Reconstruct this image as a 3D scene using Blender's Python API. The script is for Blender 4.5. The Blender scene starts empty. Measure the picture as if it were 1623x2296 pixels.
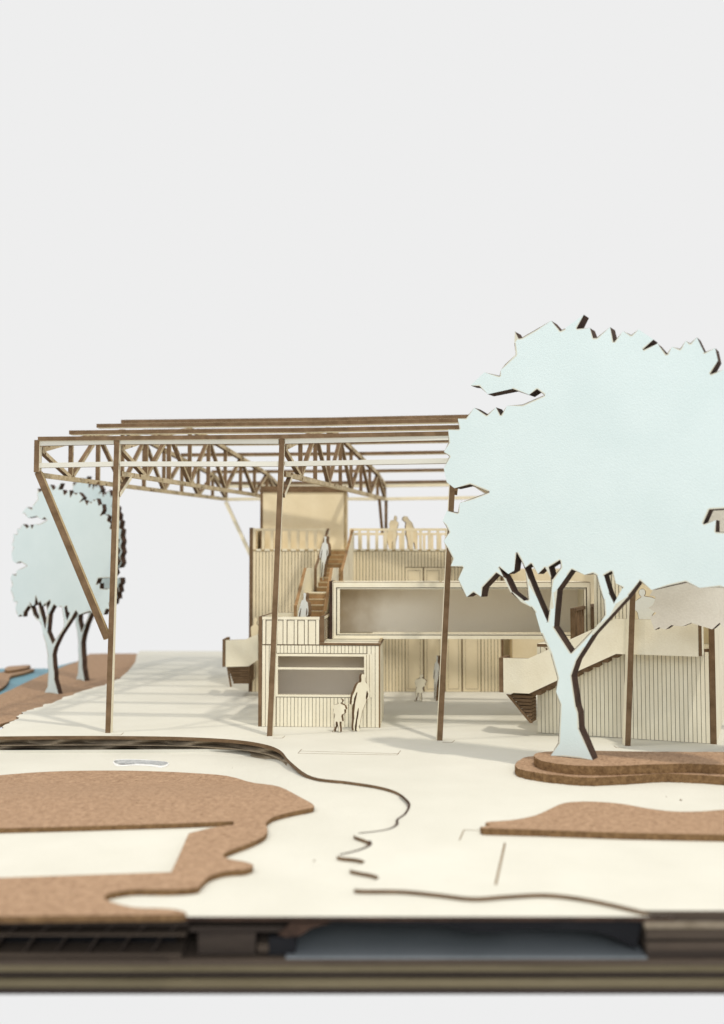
import bpy, bmesh, math, random
from mathutils import Vector
from mathutils.geometry import delaunay_2d_cdt
random.seed(7)
R = math.radians
S = bpy.context.scene
COL = S.collection

# ------------------------------------------------------------------ camera
F = 2200.0; CX = 811.5; CY = 1148.0; EYE = 5.07
PITCH = math.atan2(122.0, F)
cam = bpy.data.objects.new('camera', bpy.data.cameras.new('camera'))
COL.objects.link(cam); S.camera = cam
cam.location = (0, 0, EYE)
cam.rotation_euler = (math.pi / 2 + PITCH, 0, 0)
cam.data.sensor_fit = 'HORIZONTAL'; cam.data.sensor_width = 36
cam.data.lens = F / 1623.0 * 36
cam.data.clip_start = 0.1; cam.data.clip_end = 500
cam.data.dof.use_dof = True
cam.data.dof.focus_distance = 28.5
cam.data.dof.aperture_fstop = 0.26

# ------------------------------------------------------------------ world and lamps
W = bpy.data.worlds.new('World'); S.world = W; W.use_nodes = True
bg = W.node_tree.nodes['Background']
bg.inputs[0].default_value = (0.855, 0.855, 0.855, 1); bg.inputs[1].default_value = 1.0

def area(name, loc, target, size, power, col):
    d = bpy.data.lights.new(name, 'AREA'); d.shape = 'DISK'; d.size = size
    d.energy = power; d.color = col
    o = bpy.data.objects.new(name, d); COL.objects.link(o); o.location = loc
    o.rotation_euler = (Vector(target) - Vector(loc)).to_track_quat('-Z', 'Y').to_euler()
    return o
area('ceiling_lamp', (15.5, 6.0, 62), (-1, 32, 0), 2.4, 22500, (1.0, 0.93, 0.80))
area('second_ceiling_lamp', (-40, 18, 52), (-1, 32, 0), 2.0, 8000, (1.0, 0.94, 0.82))
area('window_light', (6, -45, 26), (3, 28, 4), 26, 12500, (0.90, 0.96, 1.0))

S.view_settings.view_transform = 'Standard'; S.view_settings.look = 'None'
S.view_settings.exposure = 0; S.view_settings.gamma = 1
S.render.engine = 'CYCLES'
S.cycles.max_bounces = 8

# ------------------------------------------------------------------ measuring helpers
cp, sp = math.cos(PITCH), math.sin(PITCH)
fw = Vector((0, cp, sp)); rt = Vector((1, 0, 0)); up = Vector((0, -sp, cp))
EYEV = Vector((0, 0, EYE))
def ray(x, y): return rt * ((x - CX) / F) + up * ((CY - y) / F) + fw
def gz(x, y, z=0.0):
    d = ray(x, y); return EYEV + d * ((z - EYE) / d.z)
def conv(ox, oy, w, outw=1623.0):
    k = w / outw
    return lambda x, y: ((ox + x * k) / 1.7844, (oy + y * k) / 1.7844)
class Fr:
    """local frame: x along the front, y into depth, z up; yaw turns the depth axis to the right"""
    def __init__(s, O, yaw):
        s.O = Vector(O); s.yaw = R(yaw); s.ex = Vector((math.cos(s.yaw), -math.sin(s.yaw), 0)); s.ey = Vector((math.sin(s.yaw), math.cos(s.yaw), 0))
    def hit(s, px, py, y=0.0):
        d = ray(px, py); n = s.ey
        t = ((s.O + s.ey * y - EYEV).dot(n)) / d.dot(n)
        q = EYEV + d * t - s.O
        return q.dot(s.ex), q.z
    def ground(s, px, py, z=0.0):
        q = gz(px, py, z) - s.O
        return q.dot(s.ex), q.dot(s.ey)
    def side(s, px, x):
        """depth y at which the local plane x crosses the picture column px"""
        d = ray(px, 1270.0); n = s.ex
        t = ((s.O + s.ex * x - EYEV).dot(n)) / d.dot(n)
        return (EYEV + d * t - s.O).dot(s.ey)

# ------------------------------------------------------------------ materials
def mat(name, c1, c2, scale=3.0, bump=0.0, bscale=40.0, rough=0.9, speck=None, stretch=(1, 1, 1), fine=0.35, spec=0.25):
    m = bpy.data.materials.new(name); m.use_nodes = True
    nt = m.node_tree; N = nt.nodes; L = nt.links
    b = N['Principled BSDF']; b.inputs['Roughness'].default_value = rough
    b.inputs['Specular IOR Level'].default_value = spec
    tc = N.new('ShaderNodeTexCoord'); mp = N.new('ShaderNodeMapping'); mp.inputs['Scale'].default_value = stretch
    oi = N.new('ShaderNodeObjectInfo'); ad = N.new('ShaderNodeVectorMath'); ad.operation = 'ADD'
    ml = N.new('ShaderNodeVectorMath'); ml.operation = 'SCALE'; ml.inputs[3].default_value = 37.0
    cb = N.new('ShaderNodeCombineXYZ')
    for i in range(3): L.new(oi.outputs['Random'], cb.inputs[i])
    L.new(cb.outputs[0], ml.inputs[0]); L.new(tc.outputs['Object'], mp.inputs[0])
    L.new(mp.outputs[0], ad.inputs[0]); L.new(ml.outputs[0], ad.inputs[1])
    n1 = N.new('ShaderNodeTexNoise'); n1.inputs['Scale'].default_value = scale; n1.inputs['Detail'].default_value = 6
    n2 = N.new('ShaderNodeTexNoise'); n2.inputs['Scale'].default_value = bscale; n2.inputs['Detail'].default_value = 4
    L.new(ad.outputs[0], n1.inputs['Vector']); L.new(ad.outputs[0], n2.inputs['Vector'])
    mx = N.new('ShaderNodeMix'); mx.data_type = 'FLOAT'; mx.inputs[0].default_value = fine
    L.new(n1.outputs[0], mx.inputs[2]); L.new(n2.outputs[0], mx.inputs[3])
    cr = N.new('ShaderNodeValToRGB'); cr.color_ramp.elements[0].position = 0.35; cr.color_ramp.elements[1].position = 0.65
    cr.color_ramp.elements[0].color = (*c1, 1); cr.color_ramp.elements[1].color = (*c2, 1)
    L.new(mx.outputs[0], cr.inputs[0]); out = cr.outputs[0]
    if speck:
        vo = N.new('ShaderNodeTexNoise'); vo.inputs['Scale'].default_value = speck[0]; vo.inputs['Detail'].default_value = 2
        L.new(ad.outputs[0], vo.inputs['Vector'])
        r2 = N.new('ShaderNodeValToRGB'); r2.color_ramp.elements[0].position = speck[1]; r2.color_ramp.elements[1].position = speck[1] + 0.05
        r2.color_ramp.elements[0].color = (0, 0, 0, 1); r2.color_ramp.elements[1].color = (1, 1, 1, 1)
        L.new(vo.outputs[0], r2.inputs[0])
        m2 = N.new('ShaderNodeMix'); m2.data_type = 'RGBA'; m2.inputs[7].default_value = (*speck[2], 1)
        L.new(r2.outputs[0], m2.inputs[0]); L.new(out, m2.inputs[6]); out = m2.outputs[2]
    L.new(out, b.inputs['Base Color'])
    if bump:
        bp = N.new('ShaderNodeBump'); bp.inputs['Strength'].default_value = 1.0; bp.inputs['Distance'].default_value = bump
        L.new(n2.outputs[0], bp.inputs['Height']); L.new(bp.outputs[0], b.inputs['Normal'])
    return m
M = dict(
 card=mat('cream_card', (.75, .69, .535), (.82, .77, .62), 1.5, .008, 22),
 tan=mat('tan_card', (.71, .61, .415), (.79, .69, .495), 1.2, .006, 22),
 white=mat('ground_card', (.60, .585, .515), (.665, .65, .58), .45, .006, 26, speck=(7.5, .775, (.50, .46, .37)), fine=.3),
 mint=mat('pale_tree_card', (.59, .685, .685), (.63, .72, .72), .8, .006, 26),  # white card; cool window light is tinted into the colour
 trunkw=mat('pale_figure_card', (.72, .74, .70), (.78, .79, .75), 1.5, .005, 25),
 edge=mat('laser_cut_edge', (.115, .070, .036), (.205, .132, .075), 3, .008, 30, stretch=(1, 1, 1)),
 edged=mat('scorched_edge', (.030, .018, .013), (.075, .042, .028), 3, .008, 24),
 stain=mat('scorched_card', (.58, .535, .42), (.64, .60, .49), 2, .004, 30),
 mintstain=mat('scorched_tree_card', (.56, .54, .44), (.62, .63, .55), 2, .004, 30),
 tread=mat('golden_cut_edge', (.22, .125, .055), (.36, .225, .11), 3, .008, 30),
 truss=mat('smoke_stained_card', (.36, .28, .165), (.62, .53, .37), 2.2, .006, 9, speck=(3.1, .62, (.16, .10, .05)), fine=.55),
 crown=mat('unbleached_card', (.66, .61, .52), (.76, .71, .62), 1.6, .006, 18),  # big tree's shade on this crown is put into the colour
 score=mat('scored_line', (.16, .10, .045), (.24, .155, .08), 5),
 edgel=mat('light_cut_edge', (.34, .25, .13), (.50, .40, .24), 4, .006, 30),
 cork=mat('cork', (.275, .17, .102), (.46, .305, .195), 7, .05, 13, .95, speck=(9, .66, (.20, .12, .065)), fine=.6),
 corkedge=mat('cork_cut_edge', (.12, .065, .028), (.25, .15, .07), 9, .03, 22, .95),
 grey=mat('grey_card', (.76, .67, .54), (.80, .715, .59), .7, .003, 30),
 grey2=mat('pale_grey_card', (.83, .76, .64), (.86, .80, .69), .7, .003, 30),
 water=mat('blue_card', (.085, .235, .30), (.12, .29, .36), 1.2, .01, 6, .45, stretch=(1, 3, 1)),
 dark=mat('dark_cardboard', (.030, .022, .018), (.06, .045, .035), 1.2, .01, 20, stretch=(.3, 1, 6)),  # low tone holds shade of the base edge as well as burning
 board=mat('brown_cardboard', (.065, .048, .036), (.10, .075, .055), 1.5, .012, 14, stretch=(.3, 1, 8)),  # also darkened in colour for shade along the base edge
 olive=mat('light_cardboard_layer', (.13, .105, .06), (.20, .165, .10), 1.2, .012, 14, stretch=(.3, 1, 8)),
 flute=mat('corrugated_paper', (.24, .19, .13), (.38, .31, .225), 3, .01, 18),
 slate=mat('blue_grey_card', (.17, .19, .205), (.22, .24, .26), .8, .004, 20, .6),
 black=mat('black_void', (.010, .010, .012), (.016, .016, .018), 2),  # painted shade for openings and gaps in the base
 glue=mat('white_torn_paper', (.70, .70, .68), (.85, .85, .83), 9, .03, 25),
)

# ------------------------------------------------------------------ object helpers
def link(o, parent=None):
    COL.objects.link(o)
    if parent: o.parent = parent
    return o
def tag(o, label=None, cat=None, group=None, kind=None):
    if label: o['label'] = label
    if cat: o['category'] = cat
    if group: o['group'] = group
    if kind: o['kind'] = kind
    return o
def empty(name, fr, label, cat, group=None, kind=None, z=0.0):
    o = bpy.data.objects.new(name, None); o.empty_display_size = .3
    o.location = (fr.O.x, fr.O.y, fr.O.z); o.rotation_euler = (0, 0, -fr.yaw)
    link(o); return tag(o, label, cat, group, kind)
def mesh_obj(name, verts, faces, mats, idx, parent):
    me = bpy.data.meshes.new(name); me.from_pydata(verts, [], faces)
    for m in mats: me.materials.append(m)
    me.polygons.foreach_set('material_index', idx); me.update()
    return link(bpy.data.objects.new(name, me), parent)
BF = [(0, 4, 7, 3), (1, 2, 6, 5), (0, 1, 5, 4), (3, 7, 6, 2), (0, 3, 2, 1), (4, 5, 6, 7)]   # -x +x -y +y -z +z
AX = {'x': (0, 0, 1, 1, 1, 1), 'y': (1, 1, 0, 0, 1, 1), 'z': (1, 1, 1, 1, 0, 0), 'n': (0,) * 6, 'e': (1,) * 6}
BOXCACHE = {}
def box(name, x0, x1, y0, y1, z0, z1, thin, face, edge, parent, rot=None):
    """board: pale faces on the axis it is thin along, cut edges elsewhere; origin at its lower centre; alike boards share a mesh"""
    x0, x1 = min(x0, x1), max(x0, x1); y0, y1 = min(y0, y1), max(y0, y1); z0, z1 = min(z0, z1), max(z0, z1)
    w, d, h = x1 - x0, y1 - y0, z1 - z0
    key = (name, round(w, 3), round(d, 3), round(h, 3), thin, face, edge)
    me = BOXCACHE.get(key)
    if me is None:
        a, b = w / 2, d / 2
        v = [(-a, -b, 0), (a, -b, 0), (a, b, 0), (-a, b, 0), (-a, -b, h), (a, -b, h), (a, b, h), (-a, b, h)]
        me = bpy.data.meshes.new(name); me.from_pydata(v, [], BF)
        me.materials.append(M[face]); me.materials.append(M[edge])
        me.polygons.foreach_set('material_index', AX[thin]); me.update(); BOXCACHE[key] = me
    o = bpy.data.objects.new(name, me); link(o, parent)
    o.location = ((x0 + x1) / 2, (y0 + y1) / 2, z0)
    if rot: o.rotation_euler = rot
    return o
def bar(name, a, b, wx, wt, thin_axis, face, edge, parent):
    """strip of board from a to b; wx = width across, wt = thickness along thin_axis ('x' or 'y')"""
    a, b = Vector(a), Vector(b); L = (b - a).length; d = (b - a).normalized()
    t = Vector((1, 0, 0)) if thin_axis == 'x' else Vector((0, 1, 0))
    n = d.cross(t).normalized(); t = n.cross(d)
    vs = []
    for p in (a, b):
        for su, sv in ((-1, -1), (1, -1), (1, 1), (-1, 1)):
            vs.append(p + t * (wt / 2 * su) + n * (wx / 2 * sv) - a)
    fs = [(0, 3, 2, 1), (4, 5, 6, 7), (0, 1, 5, 4), (1, 2, 6, 5), (2, 3, 7, 6), (3, 0, 4, 7)]
    o = mesh_obj(name, [tuple(v) for v in vs], fs, [M[face], M[edge]], [1, 1, 1, 0, 1, 0], parent)
    o.location = a; return o
def smooth(pts, n=6, closed=False):
    out = []; m = len(pts); rng = m if closed else m - 1
    for i in range(rng):
        g = lambda k: pts[(i + k) % m] if closed else pts[max(0, min(m - 1, i + k))]
        p0, p1, p2, p3 = g(-1), g(0), g(1), g(2)
        for j in range(n):
            t = j / n; t2 = t * t; t3 = t2 * t
            out.append(tuple(.5 * (2 * p1[k] + (p2[k] - p0[k]) * t + (2 * p0[k] - 5 * p1[k] + 4 * p2[k] - p3[k]) * t2 + (3 * p1[k] - p0[k] - 3 * p2[k] + p3[k]) * t3) for k in range(2)))
    if not closed: out.append(pts[-1])
    return out
def inside(x, y, loops):
    c = False
    for lp in loops:
        n = len(lp); k = n - 1
        for i in range(n):
            xi, yi = lp[i]; xk, yk = lp[k]
            if (yi > y) != (yk > y) and x < (xk - xi) * (y - yi) / (yk - yi) + xi: c = not c
            k = i
    return c
def segdist(x, y, segs):
    best = 1e9
    for ax, ay, bx_, by_ in segs:
        dx, dy = bx_ - ax, by_ - ay; L = dx * dx + dy * dy
        t = 0 if L == 0 else max(0, min(1, ((x - ax) * dx + (y - ay) * dy) / L))
        d = (x - ax - dx * t) ** 2 + (y - ay - dy * t) ** 2
        if d < best: best = d
    return math.sqrt(best)
def cutout(name, loops, plane, t0, t1, face, edge, parent=None, zf=None, step=None, origin=(0, 0), rim=None):
    """board cut to loops[0] with the other loops as holes; plane 'xz','xy' or 'yz'; zf bends a flat sheet; rim = scorched bands along the cut"""
    loops = [[(float(p[0]), float(p[1])) for k, p in enumerate(lp) if k == 0 or (p[0] - lp[k - 1][0]) ** 2 + (p[1] - lp[k - 1][1]) ** 2 > 1e-8] for lp in loops]
    pts = []; eds = []; segs = []
    for lp in loops:
        b = len(pts); n = len(lp)
        for k in range(n):
            pts.append(Vector(lp[k])); eds.append((b + k, b + (k + 1) % n))
            segs.append((*lp[k], *lp[(k + 1) % n]))
    if rim:
        for wid, mi in rim:
            for lp in loops:
                n = len(lp)
                for k in range(n):
                    a, b2 = Vector(lp[k]), Vector(lp[(k + 1) % n]); L = (b2 - a).length
                    if L < 1e-6: continue
                    nn = Vector((-(b2 - a).y, (b2 - a).x)) / L; m = max(1, int(L / .35))
                    for q in range(m + 1):
                        c = a.lerp(b2, q / m)
                        for sg in (1, -1):
                            o = c + nn * wid * sg
                            if inside(o.x, o.y, loops) and segdist(o.x, o.y, segs) > wid * .93: pts.append(o)
    if step:
        xs = [p[0] for p in loops[0]]; ys = [p[1] for p in loops[0]]
        nx = int((max(xs) - min(xs)) / step); ny = int((max(ys) - min(ys)) / step)
        for ix in range(nx + 1):
            for iy in range(ny + 1):
                o = Vector((min(xs) + (ix + .5) * step, min(ys) + (iy + .37) * step))
                if inside(o.x, o.y, loops): pts.append(o)
    vv, ee, ff, *_ = delaunay_2d_cdt(pts, eds, [], 0, 1e-5)
    tris = []
    for f in ff:
        cx = sum(vv[q].x for q in f) / len(f); cy = sum(vv[q].y for q in f) / len(f)
        if inside(cx, cy, loops):
            mi = 0
            if rim:
                d = segdist(cx, cy, segs)
                for wid, m_i in reversed(rim):
                    if d < wid * .999: mi = m_i
            tris.append((tuple(f), mi))
    def P3(x, y, t):
        if plane == 'xy': return (x - origin[0], y - origin[1], t + (zf(x, y) if zf else 0))
        if plane == 'xz': return (x, t, y)
        return (t, x, y)
    n = len(vv); verts = [P3(v.x, v.y, t0) for v in vv] + [P3(v.x, v.y, t1) for v in vv]
    faces = []; idx = []; cnt = {}
    for f, mi in tris:
        faces.append(f); idx.append(mi); faces.append(tuple(q + n for q in f[::-1])); idx.append(mi)
        for k in range(len(f)):
            e = (f[k], f[(k + 1) % len(f)]); cnt[e] = 1
    for a, b in list(cnt):
        if (b, a) not in cnt: faces.append((b, a, a + n, b + n)); idx.append(1)
    me = bpy.data.meshes.new(name); me.from_pydata(verts, [], faces)
    me.materials.append(M[face]); me.materials.append(M[edge])
    if rim: me.materials.append(M['stain'] if face != 'mint' else M['mintstain'])
    me.polygons.foreach_set('material_index', idx); me.update()
    bm = bmesh.new(); bm.from_mesh(me); bmesh.ops.recalc_face_normals(bm, faces=bm.faces)
    bmesh.ops.delete(bm, geom=[v for v in bm.verts if not v.link_faces], context='VERTS'); bm.to_mesh(me); bm.free()
    o = bpy.data.objects.new(name, me); link(o, parent)
    if plane == 'xy': o.location = (origin[0], origin[1], 0)
    return o
def planks(parent, fr, xa, xb, z0, z1, y, n, face='card', gap=.022, t=.05, zfun=None):
    p = (xb - xa) / n
    for i in range(n):
        a, b = xa + i * p + gap / 2, xa + (i + 1) * p - gap / 2
        h = z1 if zfun is None else zfun((a + b) / 2)
        if h - z0 > .04:
            box('plank', a, b, y, y + t, z0, h, 'y', face, 'score', parent)

# ------------------------------------------------------------------ ground
def sstep(a, b, x):
    t = max(0, min(1, (x - a) / (b - a))); return t * t * (3 - 2 * t)
def zlow(x, y):
    return -.075 - .38 * sstep(1.0, 3.0, -x) * sstep(21.5, 25.5, y)
def gl(px, py, dz=0.0):
    z = -.075
    for _ in range(30):
        p = gz(px, py, z + dz); z = zlow(p.x, p.y)
    return (p.x, p.y)
def g2(px, py, z=0.0):
    p = gz(px, py, z); return (p.x, p.y)
YF = 14.78
# upper sheet: its near outline is the riverbank cut
shore = [(-120, 1652), (0, 1651), (120, 1650), (250, 1650), (400, 1652), (520, 1658), (590, 1668), (628, 1682), (652, 1708), (700, 1741), (780, 1752), (850, 1763),
         (895, 1778), (917, 1802), (908, 1824), (888, 1838), (886, 1850), (862, 1860), (800, 1868), (796, 1874), (822, 1884), (826, 1894), (800, 1906), (757, 1916), (765, 1921), (800, 1925),
         (818, 1932), (800, 1942), (784, 1948), (800, 1953), (836, 1960), (849, 1968), (830, 1980), (795, 1990), (810, 1994), (900, 1995), (985, 2003), (1060, 2011), (1140, 2006), (1230, 2003), (1330, 2016), (1440, 2041)]
sh = smooth(shore, 5)
near = [g2(*p) for p in sh]
left_edge = [(-130, 1700), (0, 1640)]
lz = conv(0, 2700, 1100)
rag = [(0, 325), (60, 285), (110, 245), (150, 215), (230, 190), (300, 165), (400, 125), (520, 88), (650, 48), (740, 8)]
up_left = []
for i, p in enumerate(rag):
    q = lz(*p); up_left.append(g2(q[0], q[1]))
fine = []
for i in range(len(up_left) - 1):
    a, b = up_left[i], up_left[i + 1]
    for j in range(6):
        t = j / 6; fine.append((a[0] + (b[0] - a[0]) * t + random.uniform(-.10, .10), a[1] + (b[1] - a[1]) * t + random.uniform(-.06, .06)))
far = [g2(287, 1505), g2(303, 1485), g2(306, 1470), g2(313, 1459)]
outline = near + [(gz(1455, 2036).x, YF), (18, YF), (18, 58), far[-1]] + far[-2::-1] + fine[::-1] + [(-22, 26.5)]
upper = cutout('ground', [outline], 'xy', -.065, 0.0, 'white', 'edge')
tag(upper, 'cream card ground sheet with a wavy laser cut shore', kind='structure')
# lower sheet with a cut slot
zs = conv(0, 2700, 1100)
slot = smooth([gl(*zs(*p)) for p in [(668, 512), (700, 498), (800, 497), (900, 503), (975, 512), (1000, 522), (985, 538), (950, 549), (890, 540), (800, 535), (720, 540), (680, 535)]], 4, True)
low = cutout('lower_ground', [[(-22, YF - .03), (4.6, YF - .03), (4.6, 20), (1.6, 24), (.6, 27.5), (-2.2, 29.4), (-22, 29.6)], slot], 'xy', -.065, 0.0, 'white', 'edged', zf=zlow, step=.5)
tag(low, 'lower cream card sheet along the front of the base', kind='structure')
sc = sum(p[0] for p in slot) / len(slot), sum(p[1] for p in slot) / len(slot)
wv = []; wf = []
for k, p in enumerate(slot):
    q = (p[0] + (sc[0] - p[0]) * .05, p[1] + (sc[1] - p[1]) * .34); zz = zlow(*p)
    jz = random.uniform(-.03, .02)
    wv += [(p[0], p[1], zz + .003), (q[0], q[1], zz + .022), (q[0] + random.uniform(-.02, .02), q[1], zz - .12 + jz)]
    b = k * 3; c = ((k + 1) % len(slot)) * 3
    wf += [(b, c, c + 1, b + 1), (b + 1, c + 1, c + 2, b + 2)]
tag(mesh_obj('slot_lining', wv, wf, [M['glue']], [0] * len(wf), None), 'torn white paper lining the slot cut in the lower cream sheet', 'paper lining')
# scored lines on the sheets
def score(pts, w=.022, on='up', name='scored_line'):
    for a, b in zip(pts[:-1], pts[1:]):
        pa = g2(*a) if on == 'up' else gl(*a); pb = g2(*b) if on == 'up' else gl(*b)
        d = Vector((pb[0] - pa[0], pb[1] - pa[1])); L = d.length
        o = box(name, 0, w, 0, L, 0.0, .004, 'n', 'score', 'score', upper if on == 'up' else low)
        o.location = ((pa[0] + pb[0]) / 2, (pa[1] + pb[1]) / 2, .0005); o.rotation_euler = (0, 0, math.atan2(-d.x, d.y))
score([(676, 1680), (668, 1689), (890, 1693), (898, 1683)], .012)
score([(672, 1684), (895, 1690)], .010)
score([(1030, 1884), (1040, 1861), (1085, 1862)], .02)
score([(1111, 1984), (1132, 1890)], .035)
for bx, by in ((245, 1643), (607, 1650), (987, 1660), (1408, 1672)):
    s = -1 if bx > 1300 else 1
    score([(bx + s * 5, by + 5), (bx + s * 26, by + 5), (bx + s * 32, by)], .014)

# kerf of the laser cut that goes on past the shore, and the scorch beside it
def ribbon_line(name, px_pts, w, mname, dz):
    pts = [Vector(g2(*p)) for p in smooth(px_pts, 6)]; vs = []; fs = []
    for i, p in enumerate(pts):
        d = (pts[min(i + 1, len(pts) - 1)] - pts[max(i - 1, 0)]).normalized(); n = Vector((-d.y, d.x)) * (w / 2)
        if i in (0, len(pts) - 1): n *= .3
        vs += [(p.x + n.x, p.y + n.y, dz), (p.x - n.x, p.y - n.y, dz)]
        if i: k = i * 2; fs.append((k - 2, k - 1, k + 1, k))
    return mesh_obj(name, vs, fs, [M[mname]], [0] * len(fs), upper)
for seg, w in (([(896, 1780), (917, 1802), (909, 1824), (891, 1838), (889, 1850), (864, 1861), (802, 1869)], .05),
          ([(827, 1885), (829, 1895), (802, 1907), (761, 1917)], .06)):
    ribbon_line('cut_line', seg, w, 'edged', .006)

for px, py, w in ((1525, 1795, .035), (1493, 1787, .016), (702, 1932, .03), (1275, 1876, .016), (1180, 1840, .012), (520, 1722, .014)):
    p = g2(px, py) if px > 600 else gl(px, py); q = box('crumb', p[0], p[0] + w, p[1], p[1] + w * 1.4, 0, w * .5, 'e', 'edge', 'edge', upper)
    if px <= 702: q.location.z = zlow(*p) + .001 if px < 600 else .001

# cork bank, river and far bits on the left
ZB = -.55
zb = conv(0, 2560, 620)
bank = [g2(*zb(*p), z=ZB) for p in [(-200, 640), (0, 572), (130, 515), (260, 450), (400, 385), (500, 345), (620, 295), (720, 255), (800, 230), (880, 178), (940, 145), (1100, 142), (1428, 142)]]
bank += [(-9, 50), (-12, 40), (-14, 30), (-26, 27), (-26, 30)]
cutout('cork_bank', [bank], 'xy', ZB - .12, ZB, 'cork', 'corkedge')
tag(bpy.data.objects['cork_bank'], 'long cork river bank under the two left trees', 'cork sheet')
wat = [g2(*zb(*p), z=-.85) for p in [(-400, 700), (-400, 300), (200, 300), (500, 300), (800, 225)]] + [(-10, 48), (-16, 28), (-28, 28)]
tag(cutout('river', [wat], 'xy', -.89, -.85, 'water', 'water'), 'teal blue card river beyond the cork bank', kind='structure')
isl = smooth([g2(*zb(*p), z=-.7) for p in [(-300, 360), (0, 340), (60, 325), (200, 310), (340, 300), (350, 312), (250, 345), (130, 372), (95, 400), (90, 430), (0, 510), (-300, 600)]], 4, True)
tag(cutout('cork_shore', [isl], 'xy', -.84, -.7, 'cork', 'corkedge'), 'low cork shore across the blue river at the left edge', 'cork sheet')
isl = smooth([g2(*zb(*p), z=-.56) for p in [(50, 300), (90, 278), (200, 268), (300, 262), (318, 275), (260, 295), (130, 318), (60, 320)]], 4, True)
tag(cutout('cork_knoll', [isl], 'xy', -.69, -.56, 'cork', 'corkedge'), 'small cork knoll stacked on the far left shore', 'cork sheet')

# near cork pieces
ck = [(-60, 1745), (0, 1738), (90, 1731), (180, 1728), (300, 1728), (430, 1733), (530, 1744), (610, 1760), (660, 1780), (690, 1796), (702, 1804), (700, 1811), (655, 1820), (612, 1832), (596, 1846), (600, 1860), (592, 1874), (560, 1890), (512, 1908), (500, 1918), (515, 1926), (550, 1932), (568, 1940), (550, 1949), (505, 1953), (470, 1964), (452, 1980), (440, 1990), (380, 1994), (300, 1994), (248, 2002), (234, 2012), (250, 2022), (300, 2034), (360, 2036), (400, 2040), (414, 2049), (330, 2051), (200, 2052), (-60, 2055)]
out_ = smooth([gl(*p, .1) for p in ck], 4)
hole = [gl(*p, .1) for p in [(-40, 1858), (200, 1852), (400, 1846), (523, 1841), (524, 1849), (472, 1856), (423, 1868), (404, 1912), (384, 1955), (-40, 1969)]]
hole2 = [hole[-1], hole[0]]
o = cutout('cork_terrain', [out_ + [hole[-1]] + hole[::-1][1:] ], 'xy', 0.004, .10, 'cork', 'corkedge', zf=zlow, step=.6)
tag(o, 'large cork sheet in the left foreground with a rectangular window cut in it', 'cork sheet')
ck = [(1076, 1854), (1098, 1850), (1090, 1843), (1150, 1838), (1200, 1828), (1232, 1814), (1262, 1801), (1300, 1797), (1350, 1798), (1400, 1803), (1450, 1812), (1510, 1819), (1570, 1819), (1640, 1815), (1760, 1820)]
a = smooth([g2(*p, z=.13) for p in ck], 4)
o = cutout('cork_terrain', [a + [g2(1760, 1874, .13), g2(1400, 1867, .13), g2(1200, 1860, .13), g2(1084, 1857, .13)]], 'xy', .004, .13, 'cork', 'corkedge')
tag(o, 'low cork patch lying alone on the cream sheet at lower right', 'cork sheet')
moundA = smooth([g2(*p, z=.20) for p in [(1155, 1716), (1165, 1704), (1195, 1695), (1300, 1688), (1500, 1690), (1750, 1700), (1760, 1745), (1640, 1742), (1560, 1737), (1480, 1735), (1400, 1740), (1320, 1743), (1250, 1738), (1195, 1731), (1165, 1724)]], 4, True)
moundB = smooth([g2(*p, z=.42) for p in [(1198, 1693), (1215, 1686), (1300, 1683), (1450, 1685), (1750, 1690), (1750, 1720), (1623, 1715), (1540, 1712), (1450, 1714), (1370, 1717), (1290, 1716), (1230, 1709), (1204, 1701)]], 4, True)
def rough(lp, k=.018): return [(x + random.uniform(-k, k), y + random.uniform(-k, k)) for x, y in lp]
me_ = empty('cork_mound', Fr((0, 0, 0), 0), 'two layer cork mound carrying the big tree at right', 'cork mound')
cutout('cork_layer', [rough(smooth(moundA, 3, True))], 'xy', .004, .20, 'cork', 'corkedge', me_)
cutout('cork_layer', [rough(smooth(moundB, 3, True))], 'xy', .204, .42, 'cork', 'corkedge', me_)

# corrugated edge under the upper sheet
ce = tag(bpy.data.objects.new('corrugated_edge', None), 'torn corrugated cardboard layers exposed under the left edge of the ground sheet', 'cardboard layer'); link(ce)
path = [Vector((p[0], p[1], 0)) for p in near if p[0] < -.4 and p[1] > 22.5]
acc = [0.0]
for a, b in zip(path[:-1], path[1:]): acc.append(acc[-1] + (b - a).length)
def at(s):
    for i in range(len(acc) - 1):
        if acc[i + 1] >= s: break
    t = (s - acc[i]) / max(1e-6, acc[i + 1] - acc[i]); p = path[i].lerp(path[i + 1], t)
    d = (path[i + 1] - path[i]).normalized(); return p, Vector((-d.y, d.x, 0))
def ribbon(name, ztop, zbot, wave, seed, off0, mname):
    rr = random.Random(seed); vs = []; fs = []; s = 0; k = 0; n = 0
    while s < acc[-1] - .02:
        p, nn = at(s); ph = s / wave * 2 * math.pi + .6 * math.sin(s * 1.7 + seed)
        o1 = off0 + .20 * math.sin(ph); o2 = off0 + .20 * math.sin(ph + 2.3)
        for q, (zz, oo) in enumerate(((ztop, o1), ((ztop + zbot) / 2, off0 + .14 * math.sin(ph + 1)), (zbot, o2))):
            c = p + nn * oo; vs.append((c.x, c.y, max(zz, zlow(p.x, p.y) + .01)))
        if n:
            b = n * 3
            for q in range(2): fs.append((b - 3 + q, b + q, b + q + 1, b - 2 + q))
        n += 1; s += .04
    return mesh_obj(name, vs, fs, [M[mname]], [0] * len(fs), ce)
ribbon('flute', -.10, -.27, 2.1, 1, .24, 'flute')
ribbon('flute', -.29, -.445, 2.9, 4, .26, 'flute')
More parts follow.
